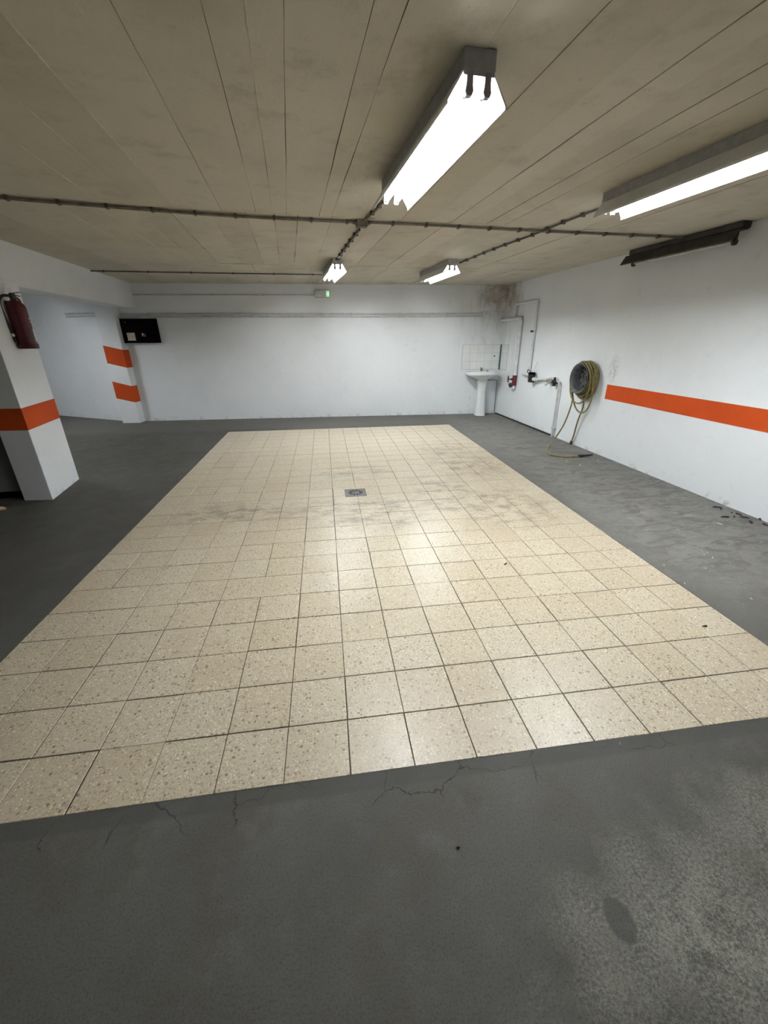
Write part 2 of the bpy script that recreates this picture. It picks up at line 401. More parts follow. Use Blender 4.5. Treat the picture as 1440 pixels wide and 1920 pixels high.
# ------------------------------------------------------------------ walls
Y0R = (CA.y + 4.2) / -DR.y
wr = struct(mbox('wall_right', (-.3, -.2, -.1), (Y0R, 0, HC + .2), 'white', xf=FR))
wb = struct(mbox('wall_back', (-.12, -.2, -.1), (DB.dot(CA - BL) + .1, 0, HC + .2), 'white', xf=FB))
a_, b_ = Vector((-2.85, 7.80, 0)), Vector((-5.75, 9.38, 0)); d_ = (b_ - a_).normalized(); n_ = Vector((d_.y, -d_.x, 0))
struct(mbox('wall_rear_left', (-.0, 0, -.1), ((b_ - a_).length, .2, HC + .2), 'white', xf=frame(a_, d_, n_, Vector((0, 0, 1)))))
struct(mbox('wall_left', (XL - .15, YF, -.1), (XL, YB_, HC + .2), 'white'))
struct(mbox('wall_front', (XL, YF - .05, -.1), (XRR, YF + .1, HC + .2), 'white'))
wp = struct(mbox('wall_side_bay', (XL, 3.46, .075), (-2.16, 3.62, HC + .1), 'greypaint'))
struct(mbox('baseboard_left', (XL, 3.47, -.02), (-2.16, 3.6, .075), 'dark'))
# orange stripe on the right wall, tapering slightly towards its end
bm = mk(); st = [(3.366, .752), (3.364, .938), (8.5, .94), (8.5, .742)]
A = [FR @ Vector((s, .0015, z)) for s, z in st]; B = [FR @ Vector((s, -.001, z)) for s, z in st]; hexa(bm, A, B)
o = obj('orange_stripe', bm, 'orange', wr); o['label'] = 'orange painted stripe'
# shallow damp block under the ceiling in the corner
mbox('corner_block', (6.80, -.002, 2.0), (7.33, .045, HC + .02), 'white', wb, .006, FB)
for s, z in ((6.72, .36), (6.72, .32), (6.70, .17), (6.55, .04)):
    bm = mk(); lathe(bm, [(.007, -.002), (.007, .002)], 10, FB @ Matrix.Translation((s, 0, z)) @ Matrix.Rotation(-math.pi / 2, 4, 'X')); obj('wall_plug', bm, 'black', wb)
# glazed splash tiles behind the basin
TS = .154
mbox('tile_backing', (6.50, -.002, .905), (7.3, .004, 1.385), 'wgrout', wb, 0, FB)
mbox('tile_backing', (.0, -.002, .905), (.318, .004, 1.385), 'wgrout', wr, 0, FR)
for r in range(3):
    for c in range(5): mbox('wall_tile', (6.505 + c * .157, 0, .91 + r * .158), (6.505 + c * .157 + TS, .008, .91 + r * .158 + TS + .0015), 'walltile', wb, .0012, FB)
    for c in range(2): mbox('wall_tile', (.005 + c * .157, 0, .91 + r * .158), (.005 + c * .157 + TS, .008, .91 + r * .158 + TS + .0015), 'walltile', wr, .0012, FR)
o = mbox('corner_strip', (7.286, .008, .905), (7.306, .03, 1.386), 'gtrim', wb, 0, FB); o['label'] = 'dark green strip in the tiled corner'

# ------------------------------------------------------------------ ceiling: board-marked panels
bm = mk(); box(bm, (XL, YF, HC + .009), (XRR, YB_, HC + .2)); ceil = struct(obj('ceiling', bm, 'ceil'))
mbox('seam_backing', (-2.5, .15, HC + .0070), (5.0, 8.2, HC + .0092), 'seam', ceil)
SL = -.075
rows = [((.15, .15), (2.72, 3.30), [-2.5, -2.2, -1.95, -1.7, -1.45, -1.2, -.95, -.7, -.46, -.215, .03, .373, .632, .758, .87, 1.13, 1.23, 1.55, 1.82, 2.08, 2.27, 2.42, 2.60, 2.77, 3.05, 3.3, 3.55, 3.8, 4.05, 4.3, 4.6, 5.2]),
        ((2.72, 3.30), (5.40, 5.66), [-2.5, -2.15, -1.9, -1.6, -1.35, -1.1, -.8, -.52, -.27, -.03, .28, .55, .77, .96, 1.24, 1.6, 1.8, 2.0, 2.25, 2.5, 2.75, 3.05, 3.3, 3.6, 3.85, 4.1, 4.4, 4.7, 5.2]),
        ((5.40, 5.66), (8.3, 8.3), [-2.5, -2.1, -1.8, -1.5, -1.25, -.95, -.7, -.4, -.1, .1, .4, .65, .95, 1.2, 1.5, 1.75, 2.05, 2.3, 2.6, 2.85, 3.1, 3.4, 3.7, 3.95, 4.2, 4.5, 5.2])]
def yl(e, x): return e[0] + (e[1] - e[0]) * (x + 2.5) / 7.7
def slx(x, y): return x + SL * (y - 1.5)
strong = {0: {.373, .632, .87, 1.13, 1.23, 1.55, 2.27, 2.77}, 1: {-.27, -.03, .55, .77, .96, 1.6, 1.8, 2.0, 3.05}, 2: {-.1, .4}}
for ri_, (ya, yb, xs) in enumerate(rows):
    gap = {x: (random.uniform(.0016, .0028) if x in strong[ri_] else random.choice((.0001, .0004, .0010))) for x in xs}
    for x0, x1 in zip(xs, xs[1:]):
        z0 = HC + random.uniform(0, .0045)
        ga, gb = .001, random.choice((.0004, .0016)); q = []; n = 30
        def edge(x, g, sgn):
            E = []; ph = random.uniform(0, 9)
            for i in range(n + 1):
                f = i / n; ya_, yb_ = yl(ya, x) + ga, yl(yb, x) - gb; y = ya_ + (yb_ - ya_) * f
                gg = g * max(.05, .55 + .6 * math.sin(f * 11 + ph) + .35 * math.sin(f * 29 + 2 * ph)) + random.uniform(0, .0005)
                E.append((slx(x, y) + sgn * gg, y))
            return E
        q = edge(x0, gap[x0], 1) + edge(x1, gap[x1], -1)[::-1]
        bm = mk(); prism(bm, q, z0, HC + .0072); obj('ceiling_panel', bm, 'ceil', ceil)
for x, y0, y1 in ((-.213, 1.2, 2.05), (.03, .7, 2.72), (.757, .5, 1.5), (-.46, 1.8, 2.6), (-1.2, 2.0, 2.7), (-.52, 3.3, 5.1), (-.8, 3.1, 4.2)):
    n = 14; pts = [(slx(x, y0 + (y1 - y0) * i / n) + random.uniform(-.0012, .0012), y0 + (y1 - y0) * i / n, HC + .0005) for i in range(n + 1)]
    bm = mk(); tube(bm, pts, [random.uniform(.0012, .0034) for _ in pts], 5); obj('concrete_ridge', bm, 'ridge', ceil)

# ------------------------------------------------------------------ beam and pillars
bm = mk()
bx = [(-2.36 + .3 * -0.064, 7.84), (-2.07, 3.30), (-1.60, -4.2), (-1.90, -4.2), (-2.37, 3.3), (-2.70, 7.86)]
prism(bm, bx, 2.045, HC + .02)
be = struct(obj('trim_1', bm, 'white', None, bevel=.008)); be['label'] = 'deep white concrete beam over the left pillars'
def pillar(name, pts, label, bands):
    root = thing(name, label, 'pillar', (pts[0][0], pts[0][1], 0))
    bm = mk(); prism(bm, pts, -.02, 2.06); o = child(obj('shaft', bm, 'white', bevel=.006), root)
    cx, cyy = sum(p[0] for p in pts) / len(pts), sum(p[1] for p in pts) / len(pts)
    for zs in bands:                         # zs: (z bottom, z top) at every corner
        bm = mk(); k = len(pts)
        big = [(p[0] + .0025 * (1 if p[0] > cx else -1), p[1] + .0025 * (1 if p[1] > cyy else -1)) for p in pts]
        lo = [bm.verts.new((*p, z[0])) for p, z in zip(big, zs)]; hi = [bm.verts.new((*p, z[1])) for p, z in zip(big, zs)]
        for i in range(k): bm.faces.new((lo[i], lo[(i + 1) % k], hi[(i + 1) % k], hi[i]))
        bm.faces.new(lo[::-1]); bm.faces.new(hi)
        o = child(obj('orange_band', bm, 'orange', bevel=.004), root); o['label'] = 'orange painted band'
    return root
pillar('concrete_pillar', [(-2.185, 3.37), (-1.902, 3.348), (-2.0, 4.05), (-2.28, 4.07)], 'near white concrete pillar with one orange band and the fire extinguisher', [[(.725, .935)] * 4])
pillar('wall_pilaster', [(-3.035, 7.70), (-2.70, 7.67), (-2.665, 7.9), (-3.0, 7.95)], 'far white pilaster against the back wall with two orange bands',
       [[(1.115, 1.425), (1.03, 1.345), (1.03, 1.345), (1.115, 1.425)], [(.475, .79), (.395, .70), (.395, .70), (.475, .79)]])

# ------------------------------------------------------------------ lit fluorescent fittings
def fitting(near, far, label):
    near, far = Vector((*near, HC)), Vector((*far, HC)); d = far - near; L = d.length
    root = thing('fluorescent_fitting', label, 'ceiling lamp', (near + far) / 2, math.atan2(-d.x, d.y), 'lit twin-tube fittings under the ceiling'); h = L / 2
    mbox('housing', (-.06, -h, -.058), (.06, h, .002), 'housing', root, .004)
    prof = [(-.116, -.150), (-.110, -.150), (-.110, -.140), (-.058, -.0625), (.058, -.0625), (.110, -.140), (.110, -.150), (.116, -.150), (.116, -.138), (.062, -.0585), (-.062, -.0585), (-.116, -.138)]
    bm = mk(); loft(bm, [[(x, y, z) for x, z in prof] for y in (-h + .01, h - .01)]); obj('reflector', bm, 'reflector', root)
    for e in (-1, 1): mbox('added_light_baffle', (-.058, e * (h - .006) - .001, -.070), (.058, e * (h - .006) + .001, -.058), 'housing', root)  # added lip at both ends, keeps tube light from spilling onto the ceiling
    for sx in (-.034, .034):
        for e in (-1, 1):
            bm = mk(); ye = e * (h - .012)
            pr = [(sx - .011, -.06), (sx + .011, -.06), (sx + .013, -.098), (sx + .016, -.112), (sx + .010, -.126), (sx - .010, -.126), (sx - .016, -.112), (sx - .013, -.098)]
            loft(bm, [[(x, y, z) for x, z in pr] for y in (ye - .011, ye + .011)]); obj('lampholder', bm, 'socket', root, bevel=.002)
        bm = mk(); tube(bm, [(sx, -h + .055, -.104), (sx, h - .055, -.104)], .013, 14); tb = obj('tube', bm, 'tube', root, True)
        for e in (-1, 1):
            bm = mk(); tube(bm, [(sx, e * (h - .052), -.104), (sx, e * (h - .022), -.104)], .0135, 14); obj('tube_cap', bm, 'cap', tb, True)
    return root
fitting((1.585, .80), (1.475, 2.13), 'nearest large lit fluorescent fitting, top centre')
fitting((3.155, .84), (3.035, 2.19), 'lit fluorescent fitting cut off by the right edge of the frame')
fitting((1.225, 4.90), (1.10, 6.10), 'small far lit fluorescent fitting above the exit sign')
fitting((2.70, 4.86), (2.595, 6.10), 'far lit fluorescent fitting to the right, at end of diagonal conduit')
fitting((-4.34, 5.25), (-4.42, 6.45), 'lit fluorescent fitting in the left bay hidden behind the beam')
# dead fitting against the right wall
e0, e1 = Vector((4.55, 4.10, HC)), Vector((4.625, 2.72, HC)); d = e1 - e0; L = d.length
root = thing('dead_fitting', 'dark grimy unlit fluorescent fitting beside the right wall', 'ceiling lamp', (e0 + e1) / 2, math.atan2(-d.x, d.y)); h = L / 2
# local -x points to the wall side after the turn
mbox('housing', (-.125, -h + .04, -.05), (.02 - .05, h, .0), 'dirty', root, .004)
prof = [(.022, -.150), (.028, -.150), (.030, -.140), (-.025, -.056), (-.115, -.056), (-.115, -.060), (-.028, -.060), (.022, -.142)]
bm = mk(); loft(bm, [[(x, y, z) for x, z in prof] for y in (-h, h)]); obj('reflector', bm, 'dirty', root)
bm = mk(); tube(bm, [(-.052, -h + .13, -.145), (-.052, h - .06, -.145)], .013, 12); obj('tube', bm, 'offtube', root, True)
for e in (-h + .12, h - .05):
    bm = mk(); tube(bm, [(-.052, e - .012, -.150), (-.052, e + .012, -.150)], .026, 12); box(bm, (-.064, e - .01, -.15), (-.04, e + .01, -.055)); obj('lampholder', bm, 'dirty', root)

# ------------------------------------------------------------------ conduits under the ceiling
def clipat(root, p, d, wdt, mat='clip'):
    d = Vector(d).normalized(); x = Vector((-d.y, d.x, 0))
    f = frame(p, x, d, Vector((0, 0, 1)))
    bm = mk(); box(bm, (-wdt, -.011, -.027), (wdt, .011, .001), f); o = child(obj('clip', bm, mat, bevel=.003), root)
def lerp_path(P, step, start=.2):
    out = []; acc = start
    for a, b in zip(P, P[1:]):
        L = (b - a).length
        while acc < L: out.append((a + (b - a) * (acc / L), b - a)); acc += step
        acc -= L
    return out
def conduit(name, label, px, r, off=(0.,), mat='conduit', step=.3, wdt=.02, zc=HC):
    P = [on_z(x, y, zc) for x, y in px]
    root = thing(name, label, 'conduit', tuple(P[0]))
    for k in off:
        Q = []
        for i, p in enumerate(P):
            d = (P[min(i + 1, len(P) - 1)] - P[max(i - 1, 0)]).normalized(); Q.append(p + Vector((-d.y, d.x, 0)) * k + Vector((0, 0, -r - .004)))
        bm = mk(); tube(bm, spline(Q, 4) if len(Q) > 2 else Q, r, 8); child(obj('pipe', bm, mat, None, True), root)
    for p, d in lerp_path(P, step): clipat(root, p, d, wdt)
    return root
J = (678, 413)
conduit('cable_conduit', 'twin dirty conduit crossing the ceiling from left edge to junction box', [(-300, 335), (0, 366), (187, 382), (400, 399), (560, 408), (664, 413)], .0085, (-.012, .013), step=.30, wdt=.026)
conduit('cable_conduit', 'twin dirty conduit running from junction box to the dead fitting', [(694, 414), (840, 421), (1000, 430), (1150, 437), (1300, 444)], .0075, (-.01, .011), step=.30, wdt=.024)
conduit('cable_conduit', 'short dark conduit between junction box and the nearest lit fitting', [(684, 408), (700, 394), (718, 374)], .011, step=.2, wdt=.018)
conduit('cable_conduit', 'dark clipped conduit from junction box to the small far fitting', [(674, 427), (655, 452), (630, 487)], .011, mat='conduitd', step=.27, wdt=.024)
conduit('cable_conduit', 'dark clipped diagonal conduit joining the two right fittings', [(1128, 386), (1060, 412), (1000, 437), (930, 463), (862, 491)], .009, mat='conduitd', step=.24, wdt=.02)
conduit('cable_conduit', 'thin dark conduit across the far ceiling to the small fitting', [(165, 506), (390, 510), (611, 513.5)], .0085, mat='conduitd', step=.6, wdt=.012)
p = on_z(*J, HC); root = thing('junction_box', 'square grimy junction box where the ceiling conduits meet', 'junction box', tuple(p), .1)
mbox('case', (-.048, -.04, -.045), (.048, .04, .001), 'conduit', root, .005); mbox('lid', (-.044, -.036, -.05), (.044, .036, -.045), 'clip', root, .002)
for sx in (-1, 1):
    for yy in (-.013, .013):
        bm = mk(); tube(bm, [(sx * .046, yy, -.018), (sx * .072, yy, -.018)], .012, 10); obj('gland', bm, 'clip', root, True)

# ------------------------------------------------------------------ conduits on the back wall
def wall_conduit(label, s0, s1, z, rows_, r, mat, step):
    root = thing('wall_conduit', label, 'conduit', tuple(BW(s0, 0, z)))
    for dz in rows_:
        bm = mk(); tube(bm, [BW(s0, r + .005, z + dz), BW(s1, r + .005, z + dz)], r, 10); child(obj('pipe', bm, mat, None, True), root)
    s = s0 + .5
    while s < s1:
        bm = mk(); box(bm, (s - .011, 0, z + min(rows_) - r - .008), (s + .011, 2 * r + .009, z + max(rows_) + r + .008), FB); child(obj('clip', bm, mat, bevel=.003), root); s += step
    return root
wall_conduit('thin painted conduit high on the back wall running to the exit sign', .33, 3.58, 2.268, (0.,), .009, 'conduitw', .9)
wall_conduit('pair of white conduits along the back wall below the exit sign', .05, 6.86, 1.926, (-.022, .026), .014, 'conduitw', .93)
P0 = frame(a_, d_, n_ * -1, Vector((0, 0, 1)))
root = thing('wall_conduit', 'short pair of conduits on the angled wall behind the far pilaster', 'conduit', tuple(P0 @ Vector((.3, 0, 1.93))))
for dz in (-.022, .026):
    bm = mk(); tube(bm, [P0 @ Vector((.3, .018, 1.95 + dz)), P0 @ Vector((1.12, .018, 1.95 + dz))], .014, 10); child(obj('pipe', bm, 'conduitw', None, True), root)

# ------------------------------------------------------------------ exit sign
root = thing('exit_sign', 'small rectangular emergency exit sign with green end on back wall', 'exit sign', tuple(BW(3.73, 0, 2.23)))
def bpart(name, lo, hi, mat, par, bev=0.):
    bm = mk(); box(bm, lo, hi, FB); return child(obj(name, bm, mat, bevel=bev), par)
bpart('case', (3.592, 0, 2.228), (3.872, .045, 2.344), 'housing', root, .004)
bpart('cover', (3.598, .045, 2.234), (3.866, .052, 2.338), 'diffuser', root, .002)
bpart('green_panel', (3.806, .052, 2.236), (3.864, .0535, 2.336), 'green', root)
bm = mk(); pr = [(3.812, 2.300), (3.828, 2.312), (3.838, 2.290), (3.850, 2.312), (3.856, 2.300), (3.843, 2.252)]
loft(bm, [[FB @ Vector((s, n, z)) for s, z in pr] for n in (.0535, .0545)]); child(obj('arrow', bm, 'pgreen'), root)
for s, z, ww, hh in ((3.70, 2.312, .02, .02), (3.728, 2.306, .028, .026), (3.765, 2.308, .03, .024), (3.70, 2.240, .03, .012), (3.745, 2.240, .022, .012), (3.775, 2.240, .024, .012)):
    bpart('pictogram', (s, .052, z), (s + ww, .0532, z + hh), 'whitel', root)

# ------------------------------------------------------------------ fuse cabinet
root = thing('fuse_cabinet', 'wide black electrical cabinet on the back wall beside the far pilaster', 'cabinet', tuple(BW(.34, 0, 1.46)))
bpart('body', (.025, 0, 1.46), (.655, .085, 1.872), 'dark', root, .006)
bpart('door', (.055, .085, 1.478), (.615, .092, 1.855), 'dark', root, .003)
o = bpart('top_ledge', (.015, 0, 1.874), (.665, .10, 1.894), 'housing', root, .003); o['label'] = 'grey ledge'
o = bpart('paper_notice', (.105, .092, 1.502), (.245, .0935, 1.635), 'paper', root); o['label'] = 'yellowed paper notice'
bpart('screw', (.115, .092, 1.805), (.125, .095, 1.815), 'cap', root)
bm = mk(); pr = [(.370, 1.628), (.430, 1.606), (.370, 1.604)]
loft(bm, [[FB @ Vector((s, n, z)) for s, z in pr] for n in (.092, .0935)]); child(obj('warning_mark', bm, 'whitel'), root)
for s, z, ww, hh in ((.370, 1.575, .014, .026), (.392, 1.580, .012, .008), (.406, 1.572, .010, .008), (.424, 1.576, .010, .014)): bpart('warning_mark', (s, .092, z), (s + ww, .0935, z + hh), 'silver', root)

# ------------------------------------------------------------------ wash basin
root = thing('wash_basin', 'white ceramic pedestal wash basin in the back right corner', 'sink', tuple(BW(6.89, .17, 0)))
def dshape(cs, wdt, n0, n1, z, N=40, pw=2.6):
    out = []; cn = n0 + (n1 - n0) * .35
    for i in range(N):
        t = 2 * math.pi * i / N; c, s = math.cos(t), math.sin(t)
        x = math.copysign(abs(c) ** (2 / pw), c) * wdt / 2; y = math.copysign(abs(s) ** (2 / pw), s)
        out.append(FB @ Vector((cs + x, cn + y * ((n1 - cn) if y > 0 else (cn - n0)), z)))
    return out
CS = 6.875
bm = mk(); loft(bm, [dshape(CS + .03, .17, .08, .26, .70), dshape(CS + .02, .26, .05, .31, .735), dshape(CS, .50, .02, .42, .79), dshape(CS, .615, .008, .462, .812), dshape(CS, .64, .004, .475, .83), dshape(CS, .64, .004, .475, .868), dshape(CS, .625, .010, .468, .878),
                   dshape(CS, .53, .10, .43, .876), dshape(CS, .50, .12, .415, .862), dshape(CS, .40, .15, .37, .80), dshape(CS, .2, .2, .3, .765)]); child(obj('basin', bm, 'ceramic', None, True), root)
bm = mk(); R = []
for z, ww, n0, n1 in ((0, .215, .07, .30), (.03, .21, .075, .295), (.12, .195, .08, .28), (.35, .165, .09, .26), (.58, .165, .09, .26), (.70, .19, .075, .285), (.74, .20, .07, .29)): R.append(dshape(CS + .035, ww, n0, n1, z, 28, 3.4))
loft(bm, R); child(obj('pedestal', bm, 'ceramic', None, True), root)
tp = bpy.data.objects.new('tap', None)
bm = mk(); lathe(bm, [(.022, .874), (.022, .884), (.014, .89), (.014, .925), (.018, .93), (.012, .948)], 14, FB @ Matrix.Translation((CS + .03, .055, 0)))
t_ = child(obj('tap', bm, 'chrome', None, True), root); bpy.data.objects.remove(tp)
bm = mk(); tube(bm, corner([FB @ Vector((CS + .03, .055, .912)), FB @ Vector((CS + .03, .13, .918)), FB @ Vector((CS + .03, .14, .892))], .015), .010, 10); o = obj('spout', bm, 'chrome', None, True); o.parent = t_; o.matrix_parent_inverse = root.matrix_parent_inverse
for a in range(4):
    an = a * math.pi / 2 + .5; bm = mk(); tube(bm, [FB @ Vector((CS + .03, .055, .94)), FB @ Vector((CS + .03 + .028 * math.cos(an), .055 + .028 * math.sin(an), .943))], .006, 8); o = obj('tap_lever', bm, 'chrome', None, True); o.parent = t_
o = bpart('soap_stub', (CS + .135, .06, .876), (CS + .18, .085, .890), 'black', root, .004); o['label'] = 'small black stub on the rim'
bm = mk(); tube(bm, [FB @ Vector((7.175, .006, 1.165)), FB @ Vector((7.175, .028, 1.163))], .013, 10); tag(obj('wall_hook', bm, 'black', None, True), 'small round black hook on the glazed splash tiles', 'hook')
tag(mtube('thin_cable', corner([BW(7.0, .05, .695), BW(7.285, .02, .69), BW(7.29, .015, .02)], .02), .006, 'conduitd'), 'thin dark cable dropping down the corner beside the basin', 'cable')

# ------------------------------------------------------------------ plumbing on the right wall
def rtube(name, pts, r, mat, par, seg=12, rad=.03):
    P = [RW(*p) for p in pts]; bm = mk(); tube(bm, corner(P, rad) if len(P) > 2 else P, r, seg); return child(obj(name, bm, mat, None, True), par)
def rbox(name, lo, hi, mat, par, bev=0.):
    bm = mk(); box(bm, lo, hi, FR); return child(obj(name, bm, mat, bevel=bev), par)
root = thing('thick_water_pipe', 'thick white pipe dropping to the red valve near the basin', 'pipe', tuple(RW(.8, 0, .85)))
rtube('pipe', [(.0, .045, 1.835), (.80, .045, 1.835), (.80, .045, .86)], .034, 'pipe', root, 14, .06)
rtube('collar', [(.80, .045, .93), (.80, .045, .85)], .042, 'pipe', root)
rtube('collar', [(.80, .045, 1.30), (.80, .045, 1.27)], .039, 'pipe', root)
rbox('bracket', (.79, 0, 1.28), (.81, .02, 1.29), 'pipe', root)
rv = thing('hydrant_valve', 'dark red angle valve with handwheel on the thick pipe', 'valve', tuple(RW(.80, .045, .70)))
rtube('valve_body', [(.80, .045, .85), (.80, .045, .66)], [.038] * 2, 'valve', rv)
rtube('bonnet', [(.80, .05, .775), (.78, .10, .775)], .024, 'valve', rv)
rtube('spindle', [(.78, .10, .775), (.765, .15, .777)], .009, 'dark', rv)
ax = (RW(.76, .15, .777) - RW(.78, .10, .775)).normalized(); u = Vector((0, 0, 1)); v = ax.cross(u).normalized(); c0 = RW(.762, .155, .777)
bm = mk(); tube(bm, [c0 + u * math.cos(t * math.pi / 9) * .055 + v * math.sin(t * math.pi / 9) * .055 for t in range(18)], .010, 8, closed=True)
for t in range(3): tube(bm, [c0, c0 + u * math.cos(t * 2.094) * .055 + v * math.sin(t * 2.094) * .055], .007, 6)
child(obj('handwheel', bm, 'valve', None, True), rv)
rtube('outlet', [(.80, .05, .70), (.78, .09, .67)], .030, 'valve', rv)
rtube('outlet_cap', [(.785, .085, .675), (.765, .13, .655)], .042, 'black', rv)
rtube('drain_stub', [(.80, .045, .67), (.815, .045, .60)], .022, 'pipe', rv)
root = thing('thin_water_pipe', 'thin white pipe bent over the thick one and down to the water meter', 'pipe', tuple(RW(.5, 0, 1.87)))
rtube('pipe', [(.52, .036, 1.870), (.52, .03, 2.085), (1.29, .03, 2.085), (1.31, .03, .932)], .020, 'pipe', root, 12, .03)
for z in (1.62, 1.31, 1.02): rtube('clip', [(1.30, .0, z), (1.30, .055, z)], .014, 'pipe', root)
rtube('pipe_clamp', [(1.22, .05, 1.615), (1.31, .045, 1.615)], .016, 'black', root)
rm = thing('water_meter', 'black dial water meter with brass fittings and stopcocks on white pipe', 'water meter', tuple(RW(1.47, 0, .8)))
rtube('inlet_pipe', [(1.10, .04, .905), (1.34, .04, .89)], .026, 'pipe', rm)
rtube('inlet_pipe', [(1.32, .045, .89), (1.42, .07, .85)], .018, 'brass', rm)
rtube('meter_body', [(1.49, .075, .79), (1.49, .075, .92)], [.056, .062], 'black', rm, 18)
rtube('dial_cap', [(1.49, .075, .92), (1.49, .075, .955)], [.062, .05], 'dark', rm, 18)
rtube('cable', [(1.49, .09, .955), (1.42, .12, 1.0), (1.34, .09, .96), (1.33, .05, .92)], .008, 'black', rm, 8, .02)
rtube('aerial', [(1.50, .08, .95), (1.53, .02, 1.13)], .004, 'brass', rm, 6)
rtube('fitting', [(1.55, .07, .845), (1.66, .07, .845)], .030, 'pipe', rm)
rtube('fitting', [(1.60, .07, .845), (1.61, .05, .90)], .020, 'brass', rm)
rtube('outlet_pipe', [(1.64, .06, .85), (1.85, .05, .875), (2.0, .05, .87)], .021, 'pipe', rm)
rtube('stopcock', [(1.98, .05, .865), (2.14, .05, .858)], .032, 'brass', rm)
rtube('stopcock', [(2.03, .05, .865), (2.03, .05, .915)], .022, 'pipe', rm)
rtube('tap_handle', [(2.04, .05, .85), (2.0, .10, .79)], .014, 'brass', rm)
rtube('tap_body', [(2.18, .05, .795), (2.18, .05, .93)], [.026, .018], 'black', rm)
rtube('tap_nut', [(2.13, .05, .858), (2.24, .05, .862)], .028, 'black', rm)
root = thing('drop_pipe', 'grey painted pipe dropping from the meter to the floor', 'pipe', tuple(RW(2.31, 0, 0)))
rtube('pipe', [(2.22, .04, .872), (2.31, .04, .872), (2.325, .04, .0)], .017, 'conduitw', root, 12, .04)
rbox('clip', (2.29, 0, .14), (2.36, .06, .16), 'conduitw', root, .003)
tag(mtube('floor_pipe', [RW(.05, .014, .013), RW(2.30, .014, .013)], .013, 'black'), 'black pipe lying along the foot of the right wall', 'pipe')

# ------------------------------------------------------------------ wheel rim holder and hose
WS, WZ = 2.985, .985
WF = FR @ Matrix.Translation((WS, 0, WZ)) @ Matrix.Rotation(-math.pi / 2, 4, 'X')     # local z = out of the wall
root = thing('wheel_rim', 'grey steel car wheel rim fixed to the right wall as a hose holder', 'wheel rim', tuple(RW(WS, 0, WZ)))
bm = mk(); lathe(bm, [(.198, .0), (.202, .006), (.172, .022), (.165, .05), (.165, .14), (.180, .165), (.205, .178), (.207, .186), (.199, .187), (.172, .170), (.156, .145), (.156, .06), (.150, .045), (.150, .04), (.19, .0)], 40, WF, False)
child(obj('rim_barrel', bm, 'rim', None, True), root)
def disc_shape():
    cu = bpy.data.curves.new('c', 'CURVE'); cu.dimensions = '2D'; cu.fill_mode = 'BOTH'; cu.extrude = .004
    def circ(cx, cyy, rx, ry=None, n=24, rot=0.):
        ry = ry or rx; sp_ = cu.splines.new('POLY'); sp_.points.add(n - 1); sp_.use_cyclic_u = True
        for i in range(n):
            t = 2 * math.pi * i / n; x, y = rx * math.cos(t), ry * math.sin(t)
            sp_.points[i].co = (cx + x * math.cos(rot) - y * math.sin(rot), cyy + x * math.sin(rot) + y * math.cos(rot), 0, 1)
    return cu, circ
def curve_mesh(cu):
    o = bpy.data.objects.new('tmp', cu); COL.objects.link(o); dg = bpy.context.evaluated_depsgraph_get(); dg.update()
    me = bpy.data.meshes.new_from_object(o.evaluated_get(dg)); bpy.data.objects.remove(o); bm = mk(); bm.from_mesh(me); bpy.data.meshes.remove(me); return bm
cu, circ = disc_shape(); circ(0, 0, .158, n=40); circ(0, 0, .03)
for i in range(10): t = 2 * math.pi * i / 10; circ(.122 * math.cos(t), .122 * math.sin(t), .012, .020, 14, t)
for i in range(4): t = 2 * math.pi * i / 4 + .4; circ(.058 * math.cos(t), .058 * math.sin(t), .0085, n=12)
bm = curve_mesh(cu)
for v_ in bm.verts: v_.co.z += .062
bm.transform(WF); child(obj('wheel_disc', bm, 'rim'), root)
bm = mk(); lathe(bm, [(.098, .062), (.094, .078), (.084, .084), (.074, .080), (.068, .066)], 36, WF, False); child(obj('disc_ridge', bm, 'rim', None, True), root)
bm = mk(); lathe(bm, [(.029, .045), (.033, .07), (.028, .078), (.012, .08)], 18, WF); child(obj('hub_cap', bm, 'dirty', None, True), root)
root = thing('garden_hose', 'olive yellow hose wound on the wheel rim and trailing to the floor', 'hose', tuple(RW(WS, 0, WZ)))
HR = .0105
pts = []; rnd = random.Random(3); N = 26
turn = 0
lay = [(.186, .025, .152, 6), (.205, .145, .030, 4), (.224, .040, .120, 3)]
for R_, n0, n1, tn in lay:
    tot = tn * N
    for i in range(tot):
        t = 2 * math.pi * i / N; f = i / tot
        sag = .018 * max(0, -math.sin(t)) * (1 + .6 * math.sin(i * .13))
        rr = R_ + sag + .005 * math.sin(i * .37) + .004 * math.sin(i * .071)
        nn = n0 + (n1 - n0) * f + .006 * math.sin(t + i * .05)
        pts.append(RW(WS + rr * math.cos(t), nn, WZ + rr * math.sin(t)))
bm = mk(); tube(bm, pts, HR, 8); child(obj('coil', bm, 'hose', None, True), root)
def hoop(bot, sw, n, lean, top=WZ):
    P = []
    for i in range(40):
        t = 2 * math.pi * i / 40; x, y = math.cos(t), math.sin(t)
        z = WZ + .225 * y if y > 0 else WZ + (WZ - bot) * y
        P.append(RW(WS + x * sw + lean * max(0, -y), n + .02 * math.sin(2 * t), z))
    bm = mk(); tube(bm, P, HR, 8, closed=True); child(obj('hanging_loop', bm, 'hose', None, True), root)
hoop(.52, .225, .115, .09); hoop(.645, .215, .15, .02); hoop(.70, .23, .06, .0)
def at_n(x, y, n):
    d = ray(x, y); p0 = RW(0, n, 0); t = (p0 - CAM).dot(NR) / d.dot(NR); return CAM + d * t
fl = lambda x, y: on_z(x, y, HR)
